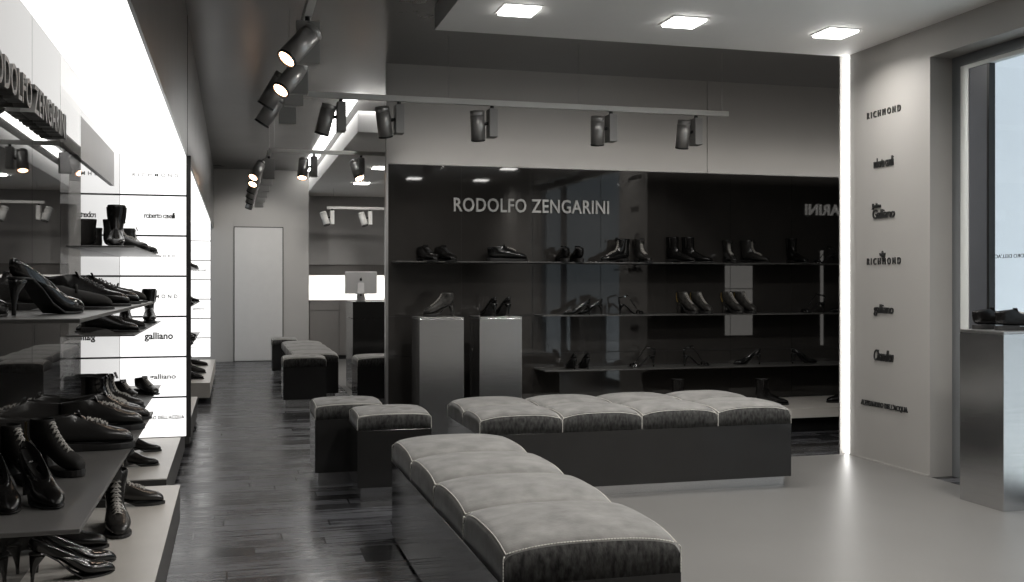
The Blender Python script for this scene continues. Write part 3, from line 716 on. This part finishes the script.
def upper(root, rings, m, sub=1, lining=True, name='upper'):
    rg = [ringpts(t, b, w_) for t, b, w_ in rings]
    last = rg[-1]; c = sum(last, Vector()) / len(last)
    inner = [c + (p - c) * .90 for p in last]
    t, b, w_ = rings[-1]; ax = (Vector((t[0], 0, t[1])) - Vector((b[0], 0, b[1])))
    nrm = Vector((ax.z, 0, -ax.x)).normalized()
    if nrm.z > 0: nrm = -nrm
    o = MB().loft(rg + [inner], True, False).build(name, m, root, smooth=True, sub=sub)
    deep = [p + nrm * .02 for p in inner]; deep2 = [c + (p - c) * .8 + nrm * .028 for p in inner]
    MB().loft([[c + (p - c) * 1.02 for p in inner], deep, deep2], False, True).build('lining', M['lining'], root, smooth=True)
    return o
def flat_prof(t, heel):
    def f(x):
        zt = t + heel * (1 if x < .10 else max(0, 1 - (x - .10) / .07))
        zb = 0 if (x < .078 or x > .165) else min(heel + t * .3, .02) * (math.sin(PI * (x - .078) / .087) ** .5 if heel > .008 else 0)
        return zb, zt
    return f
PROTO = {}
def proto(kind):
    if kind in PROTO: return PROTO[kind]
    names = dict(derby='derby_shoe', sneaker='sneaker', boot='lace_up_boot', highboot='ankle_boot', pump='high_heel_pump', bootie='heeled_bootie', sandal='heeled_sandal', loafer='loafer', brogue='derby_shoe')
    r = thing(names[kind], '-', {'sneaker': 'sneaker', 'boot': 'boot', 'highboot': 'boot', 'bootie': 'boot', 'sandal': 'sandal'}.get(kind, 'shoe'), (0, 0, 0))
    if kind in ('derby', 'brogue', 'loafer', 'sneaker', 'boot', 'highboot'):
        m = {'derby': M['leather'], 'brogue': M['greylea'], 'loafer': M['suede'], 'sneaker': M['greylea'], 'boot': M['leather'], 'highboot': M['leather']}[kind]
        t, he = {'derby': (.008, .016), 'brogue': (.008, .016), 'loafer': (.007, .012), 'sneaker': (.020, .006), 'boot': (.012, .018), 'highboot': (.010, .022)}[kind]
        fat = 1.12 if kind in ('sneaker', 'boot') else 1.0
        b = t + .001
        R = [((.2865, b + .012), (.287, b), .010), ((.281, b + .024 * fat), (.282, b), .022), ((.262, b + .036 * fat), (.262, b), .034), ((.232, b + .042 * fat), (.225, b), .043),
             ((.205, b + .050 * fat), (.19, b + .001), .0445), ((.178, b + .063 * fat), (.145, b + .003), .040), ((.155, b + .077), (.095, b + he), .0345), ((.138, b + .087), (.05, b + he), .032),
             ((.130, b + .092), (.018, b + he + .004), .031)]
        if kind in ('boot', 'highboot'):
            top = .20 if kind == 'boot' else .225
            R += [((.124, b + .105), (.002, b + he + .03), .032), ((.116, b + .128), (.001, b + .085), .034), ((.113, b + .15), (.006, b + .125), .038), ((.116, top * .87), (.002, top * .87), .044), ((.118, top), (-.002, top), .047)]
        elif kind == 'loafer':
            R = R[:5] + [((.172, b + .055), (.145, b + .003), .040), ((.158, b + .060), (.095, b + he), .0345), ((.155, b + .061), (.05, b + he), .032), ((.152, b + .062), (.018, b + he + .004), .031), ((.148, b + .063), (.002, b + he + .02), .030), ((.145, b + .064), (.0, b + .07), .029)]
        else:
            R += [((.124, b + .095), (.003, b + he + .02), .031), ((.118, b + .097), (.0, b + .075), .030), ((.116, b + .098), (.002, b + .082), .029)]
        upper(r, R, m)
        sole_mesh(.292, flat_prof(t, he if kind != 'sneaker' else .006), t, widen=.98 if kind in ('sneaker', 'boot') else 1.0).build('sole', M['rubber'], r, bevel=.002)
        if kind != 'loafer':
            P = [(.208, b + .052 * fat), (.193, b + .059 * fat), (.178, b + .066 * fat), (.163, b + .074), (.150, b + .081)]
            if kind == 'boot': P += [(.139, b + .092), (.130, b + .106), (.123, b + .122), (.119, b + .138), (.119, b + .156), (.121, b + .172)]
            if kind != 'highboot': lacework(r, P, .017, M['lace_l'] if kind in ('sneaker',) else M['lace_d'] if kind == 'derby' else M['lace_l'])
            else:
                g = MB()
                for sg in (-1, 1): g.tube([(.055, sg * .036, b + .12), (.06, sg * .043, b + .16), (.06, sg * .046, top - .01)], .004, 6)
                g.build('elastic_gusset', M['suede'], r, smooth=True)
        else:
            MB().tube([(.178, -.036, b + .045), (.18, -.02, b + .061), (.182, 0, b + .066), (.18, .02, b + .061), (.178, .036, b + .045)], .004, 6).build('strap', M['suede'], r, smooth=True)
        if kind in ('sneaker', 'boot', 'derby', 'brogue'):
            x_, z_ = (.12, .205) if kind == 'boot' else (.118, b + .10)
            MB().loft([[(x_ + .02, -.018, z_ - .03), (x_ + .02, .018, z_ - .03), (x_ + .016, .018, z_ - .03), (x_ + .016, -.018, z_ - .03)], [(x_ + .006, -.02, z_ + .005), (x_ + .006, .02, z_ + .005), (x_, .02, z_ + .005), (x_, -.02, z_ + .005)]]).build('tongue', m, r, bevel=.002)
    else:
        m = {'pump': M['patent'], 'bootie': M['suede'], 'sandal': M['patent']}[kind]; hh = .088; L = .245
        def zb(x):
            if x > .155: return 0.0 if x < .215 else (x - .215) * .12
            if x < .03: return hh
            s_ = (x - .03) / .125; return hh * (.5 + .5 * math.cos(PI * s_))
        plat_ = .018 if kind == 'bootie' else 0
        def prof(x): return zb(x), zb(x) + .005 + (plat_ if x > .15 else plat_ * max(0, (x - .11) / .04))
        sole_mesh(L, prof, .005, point=.35 if kind != 'bootie' else 0, widen=.88).build('sole', M['rubber'], r, bevel=.001)
        thick = .011 if kind == 'bootie' else .0048
        g = MB(); rg = []
        for z, xc, hx_, hy_ in [(hh + .004, .028, .026, .024), (hh - .014, .022, .020, .019), (hh * .6, .014, thick + .006, thick + .005), (hh * .3, .011, thick + .001, thick + .001), (0, .010, thick, thick)]:
            rg.append([(xc + hx_ * math.cos(2 * PI * k / 14), hy_ * math.sin(2 * PI * k / 14), z) for k in range(14)])
        g.loft(rg).build('heel', m, r, smooth=True)
        e = plat_ + .004
        if kind == 'pump':
            R = [((.246, .016), (.248, .007), .006), ((.238, .028), (.24, .005), .016), ((.222, .038), (.22, .004), .026), ((.198, .043), (.192, .004), .034), ((.180, .046), (.165, .004), .0365), ((.172, .048), (.14, .014), .035),
                 ((.169, .049), (.11, .040), .0315), ((.167, .050), (.075, .070), .0285), ((.165, .051), (.035, .090), .028), ((.163, .052), (.008, .096), .027), ((.162, .053), (-.002, .115), .026), ((.160, .054), (.001, .142), .024)]
            upper(r, R, m)
        elif kind == 'bootie':
            R = [((.243, e + .02), (.244, e), .010), ((.236, e + .036), (.238, e), .022), ((.215, e + .05), (.212, e), .033), ((.188, e + .060), (.178, e), .038), ((.165, e + .075), (.145, e + .010), .036),
                 ((.145, e + .095), (.11, e + .030), .033), ((.125, e + .118), (.07, hh * .85), .031), ((.112, e + .132), (.03, hh + .004), .030), ((.104, .165), (.004, hh + .02), .030), ((.098, .178), (-.001, .135), .032), ((.098, .19), (.002, .19), .034)]
            upper(r, R, m)
            lacework(r, [(.187, e + .064), (.172, e + .074), (.158, e + .085), (.145, e + .098), (.132, e + .112), (.12, e + .127), (.110, .165), (.103, .178)], .015, M['lace_l'], .0024)
            g = MB()
            for o_ in (.004, .011): g.tube([(-.002 + o_, -.03, .18), (-.004 + o_, -.0305, .14), (.008 + o_, -.028, .10)], .0016, 5)
            g.build('gold_piping', M['gold'], r)
        else:
            g = MB()
            def strap(x, zt, w_, wd_):
                n_ = 9; a = [[(x + dx, w_ * math.sin(PI * (k / n_ - .5)), zt * 1.0 * math.cos(PI * (k / n_ - .5)) + (zb(x) + .003)) for k in range(n_ + 1)] for dx in (-wd_, wd_)]
                b_ = [[(p[0], p[1] * .93, (p[2] - zb(x) - .003) * .92 + zb(x) + .003) for p in q] for q in a]
                g.loft([a[0], a[1], list(b_[1]), list(b_[0]), a[0]], False, False, closed=False)
            strap(.205, .030, .034, .009); strap(.180, .036, .037, .007)
            g.build('toe_straps', m, r, smooth=True)
            g = MB(); n_ = 24
            g.tube([(.042 + .040 * math.cos(2 * PI * k / n_), .028 * math.sin(2 * PI * k / n_), .155 + .012 * math.cos(2 * PI * k / n_)) for k in range(n_ + 1)], .0035, 6)
            g.tube([(.004, 0, .09), (.001, 0, .125), (.003, 0, .15)], .007, 8)
            g.tube([(.08, 0, .163), (.12, 0, .11), (.165, 0, .05)], .003, 6)
            g.build('ankle_strap', m, r, smooth=True)
            MB().cyl((.045, -.028, .155), (.045, -.034, .155), .006, n=12).build('buckle', M['buckle'], r)
    PROTO[kind] = r; r['_used'] = 0
    return r
def shoe(kind, x, y, z, rz, label, group, sc=1.0, flip=False, m=None):
    """x, y = middle of the sole on the ground; rz in degrees, 0 points along +X"""
    p = proto(kind); a = math.radians(rz); L = .288 if kind not in ('pump', 'bootie', 'sandal') else .245
    loc = (x - math.cos(a) * L / 2 * sc, y - math.sin(a) * L / 2 * sc, z + .0005)
    if not p['_used']:
        p['_used'] = 1; p.location = loc; p.rotation_euler = (0, 0, a); p['label'] = label; p['group'] = group; r = p
        if sc != 1: p.scale = (sc,) * 3
    else: r = dup(p, loc, a, label, group, (sc,) * 3)
    if m:
        for c in kids(r):
            if c.name.split('.')[0] in ('upper', 'toe_straps', 'ankle_strap', 'heel', 'tongue'):
                c.data = c.data.copy(); c.data.materials[0] = M[m]
    return r
S1 = 'shoes on the near upper shelf'
z = ZN1
shoe('pump', -.440, 2.73, z, 58, 'glossy black high heel pump nearest the viewer on the upper left shelf', S1, .98)
shoe('pump', -.555, 2.50, z, 70, 'black pump standing in for a mirror reflection, cut off by the left frame edge', S1, .98)  # pump added in place of the first pump's mirror image
shoe('derby', -.475, 3.62, z, 12, 'black laced derby shoe, front one of the pair on the upper left shelf', S1)
shoe('derby', -.475, 4.0, z, 10, 'black laced derby shoe, rear one of the pair on the upper left shelf', S1)
shoe('loafer', -.475, 3.2, z, 15, 'dark low shoe between the pumps and the derby pair on the upper shelf', S1, .95)
shoe('loafer', -.475, 4.3, z, 5, 'dark low shoe last at the far end of the near upper shelf', S1)
S2 = 'shoes on the near lower shelf'
z = ZN2
shoe('pump', -.455, 2.72, z, -62, 'black round-toed heel facing the viewer, right one at the near lower shelf front', S2, .98, m='leather')
shoe('pump', -.54, 2.69, z, -66, 'black round-toed heel facing the viewer, at the frame edge on the lower shelf', S2, .98, m='leather')
shoe('bootie', -.475, 3.10, z, -40, 'platform bootie with gold piping, right one on the near lower shelf', S2, .80)
shoe('bootie', -.545, 2.99, z, -46, 'platform bootie with gold piping, copy standing in for the mirror reflection of the right one', S2, .80)  # shoe placed to stand in for a reflection in the mirror wall
shoe('sneaker', -.455, 3.53, z, 10, 'charcoal sneaker with pale laces, nearer one on the lower shelf', S2)
shoe('sneaker', -.46, 3.98, z, 6, 'charcoal sneaker with pale laces, farther one on the lower shelf', S2)
shoe('brogue', -.46, 4.27, z, 4, 'dark laced shoe at the far end of the near lower shelf', S2)
S3 = 'shoes on the near platform'
z = .325
shoe('pump', -.46, 3.28, z, 20, 'glossy dark pump standing on the near platform at bottom left, front one', S3, .98)
shoe('pump', -.47, 3.41, z, 20, 'glossy dark pump just behind its mate on the near platform', S3, .98)
shoe('derby', -.545, 3.63, z, 5, 'dark shoe half hidden under the lower shelf edge on the platform', S3)
shoe('boot', -.40, 3.88, z, -80, 'tall black lace-up boot facing the viewer on the near platform', S3, 1.0, m='greylea')
shoe('boot', -.395, 4.3, z, 0, 'dark lace-up boot seen from the side behind the front-facing boot', S3, .9)
S4 = 'shoes on the platform below the backlit wall'
z = .20
shoe('highboot', -.51, 5.95, z, 5, 'dark ankle boot on the second platform, nearer one', S4, .8)
shoe('highboot', -.53, 6.45, z, 5, 'dark ankle boot on the second platform, farther one', S4, .8)
S5 = 'shoes on the shelves before the backlit wall'
z = ZB[0]
shoe('highboot', -.575, 5.56, z, -86, 'tall black boot standing upright on the upper far shelf, seen dark against white', S5)
shoe('boot', -.565, 5.95, z, -12, 'black lace-up boot beside the tall boot on the upper far shelf', S5, .85)
shoe('boot', -.545, 6.5, z, -5, 'black low boot at the end of the upper far shelf, toe jutting out', S5, .75)
z = ZB[1]
shoe('derby', -.59, 5.42, z, 3, 'black oxford shoe at the front of the middle far shelf', S5, .95)
shoe('loafer', -.59, 5.8, z, 3, 'black low shoe second on the middle far shelf', S5, .95)
shoe('highboot', -.615, 6.45, z, -85, 'black upright boot, left one of the pair at the middle shelf end', S5, .92)
shoe('highboot', -.50, 6.70, z, -85, 'black upright boot, right one of the pair against the white wall', S5, .92)
z = ZB[2]
shoe('boot', -.575, 5.42, z, -8, 'patent lace-up ankle boot on the lowest far shelf', S5, .98, m='patent')
shoe('boot', -.58, 5.72, z, -8, 'dark lace-up ankle boot behind the patent one on the lowest far shelf', S5, .9)
shoe('brogue', -.60, 6.25, z, -60, 'dark pointed shoe facing outward, left one at the end of the lowest far shelf', S5, .9)
shoe('brogue', -.50, 6.45, z, -60, 'dark pointed shoe facing outward, right one at the end of the lowest far shelf', S5, .9)
S6 = 'shoes on the distant left shelves'
for k, (zz, kind, yy, lb) in enumerate([(ZB[0], 'loafer', 12.0, 'tiny dark shoe on the distant upper shelf, nearer'), (ZB[0], 'boot', 13.4, 'tiny dark boot on the distant upper shelf, farther'),
                          (ZB[1], 'highboot', 11.6, 'tiny dark boot on the distant middle shelf, nearer'), (ZB[1], 'sandal', 12.6, 'tiny dark heel on the distant middle shelf, center'), (ZB[1], 'derby', 13.6, 'tiny dark shoe on the distant middle shelf, farther'),
                          (ZB[2], 'boot', 11.5, 'tiny dark boot on the distant lowest shelf, nearer'), (ZB[2], 'sneaker', 12.3, 'tiny dark sneaker on the distant lowest shelf, center'), (ZB[2], 'pump', 13.2, 'tiny dark pump on the distant lowest shelf, farther'),
                          (.20, 'highboot', 11.2, 'tall dark boot on the distant pale platform, nearest'), (.20, 'boot', 11.9, 'dark boot on the distant pale platform, center'), (.20, 'loafer', 13.0, 'low dark shoe on the distant pale platform, farthest')]):
    shoe(kind, -.56 if zz > .3 else -.44, yy, zz, random.uniform(-15, 15), lb, S6)
S7 = 'shoes on the top black glass shelf'
z = ZW[0]; Y7 = 7.97
def bs(kind, px, zz, rz, lb, grp, sc=1., m=None, Y=Y7): shoe(kind, XofPx(px, Y), Y, zz, rz, lb, grp, sc, m=m)
bs('derby', 427, z, -75, 'dark shoe facing out, first at the left end of the top shelf', S7, 1.15)
bs('derby', 445, z, -75, 'dark shoe facing out, second from the left on the top shelf', S7, 1.15)
bs('sneaker', 507, z, -8, 'dark shiny sneaker in profile pointing right on the top shelf', S7, 1.12, 'patent')
bs('derby', 563, z, 82, 'black shoe seen from the heel, left of the pair under the sign', S7, 1.15)
bs('derby', 577, z, 82, 'black shoe seen from the heel, right of the pair under the sign', S7, 1.15)
bs('boot', 615, z, -165, 'shiny ankle boot pointing left on the top shelf', S7, .98, 'patent')
bs('boot', 643, z, -88, 'ankle boot standing right beside the shiny boot on the top shelf', S7, .98)
bs('highboot', 681, z, -55, 'black boot, left of the pair right of centre on the top shelf', S7, .98)
bs('highboot', 697, z, -50, 'black boot, right of the pair right of centre on the top shelf', S7, .98)
bs('boot', 730, z, -100, 'black boot, left of the pair over the mirrored white panel', S7, .98)
bs('boot', 755, z, -60, 'black boot, right of the pair over the mirrored white panel', S7, .98)
bs('highboot', 797, z, -85, 'slim black boot near the right end of the top shelf', S7, .98)
bs('sandal', 824, z, 180, 'faint strappy heel at the right end of the top shelf', S7, .9)
S8 = 'shoes on the middle black glass shelf'
z = ZW[1]
bs('pump', 577, z, 180, 'dark pump in profile pointing left on the middle shelf, front one', S8, .95, Y=7.92)
bs('pump', 589, z, 176, 'dark pump pointing left just behind its mate on the middle shelf', S8, .95, Y=8.03)
bs('sandal', 632, z, 0, 'heeled sandal with glinting buckle pointing right on the middle shelf', S8, .95)
bs('bootie', 688, z, -75, 'mottled snakeskin bootie facing out, left one on the middle shelf', S8, .98, 'python')
bs('bootie', 702, z, -75, 'mottled snakeskin bootie facing out, right one on the middle shelf', S8, .98, 'python')
bs('bootie', 733, z, -75, 'snakeskin bootie in front of the mirrored white panel, left', S8, .98, 'python')
bs('bootie', 746, z, -75, 'snakeskin bootie in front of the mirrored white panel, right', S8, .98, 'python')
bs('sandal', 812, z, 180, 'strappy heel pointing left near the right end of the middle shelf', S8, 1.0)
bs('pump', 842, z, 170, 'dark pump cut off by the white wall on the middle shelf', S8, .95)
S9 = 'shoes on the lowest black glass shelf'
z = ZW[2]; Y9 = 7.93
bs('pump', 571, z, 88, 'black pump seen from the heel, left one on the lowest shelf', S9, .95, Y=Y9)
bs('pump', 584, z, 88, 'black pump seen from the heel, right one on the lowest shelf', S9, .95, Y=Y9)
bs('sandal', 641, z, 180, 'strappy heel pointing left on the lowest shelf', S9, 1., Y=Y9)
bs('sandal', 697, z, 0, 'strappy heel pointing right on the lowest shelf', S9, 1., Y=Y9)
bs('pump', 747, z, 175, 'slim pump pointing left low on the lowest shelf', S9, 1., Y=Y9)
bs('pump', 804, z, 0, 'slim pump pointing right near the right end of the lowest shelf', S9, 1., Y=Y9)
S10 = 'boots on the pale platform by the black glass'
shoe('highboot', XofPx(772, 7.6), 7.6, .20, -15, 'black ankle boot on the pale platform right of the double bench', S10, .95)
shoe('highboot', XofPx(686, 7.7), 7.7, .20, -60, 'dark boot top just showing behind the double bench', S10, .95)
shoe('highboot', XofPx(842, 7.6), 7.6, .20, 175, 'dark boot toe at the right end of the pale platform', S10, .95)
shoe('bootie', 1.50, 7.66, .945, 175, 'dark strappy bootie on the left steel pedestal', 'shoes on the steel pedestals', .95, m='python')
shoe('pump', 1.89, 7.67, .945, 100, 'slim pump on the right steel pedestal, left one of the pair', 'shoes on the steel pedestals', 1.1)
shoe('pump', 2.0, 7.67, .945, 100, 'slim pump on the right steel pedestal, right one of the pair', 'shoes on the steel pedestals', 1.1)
shoe('sneaker', 4.06, 4.78, .945, -8, 'dark shoe on the window pedestal, rear one of the pair', 'shoes on the window pedestal', .95, m='leather')
shoe('sneaker', 4.09, 4.64, .945, -8, 'dark shoe on the window pedestal, front one of the pair', 'shoes on the window pedestal', .95, m='leather')
for p in PROTO.values():
    if '_used' in p: del p['_used']
for o in list(bpy.data.objects):
    if '_used' in o: del o['_used']
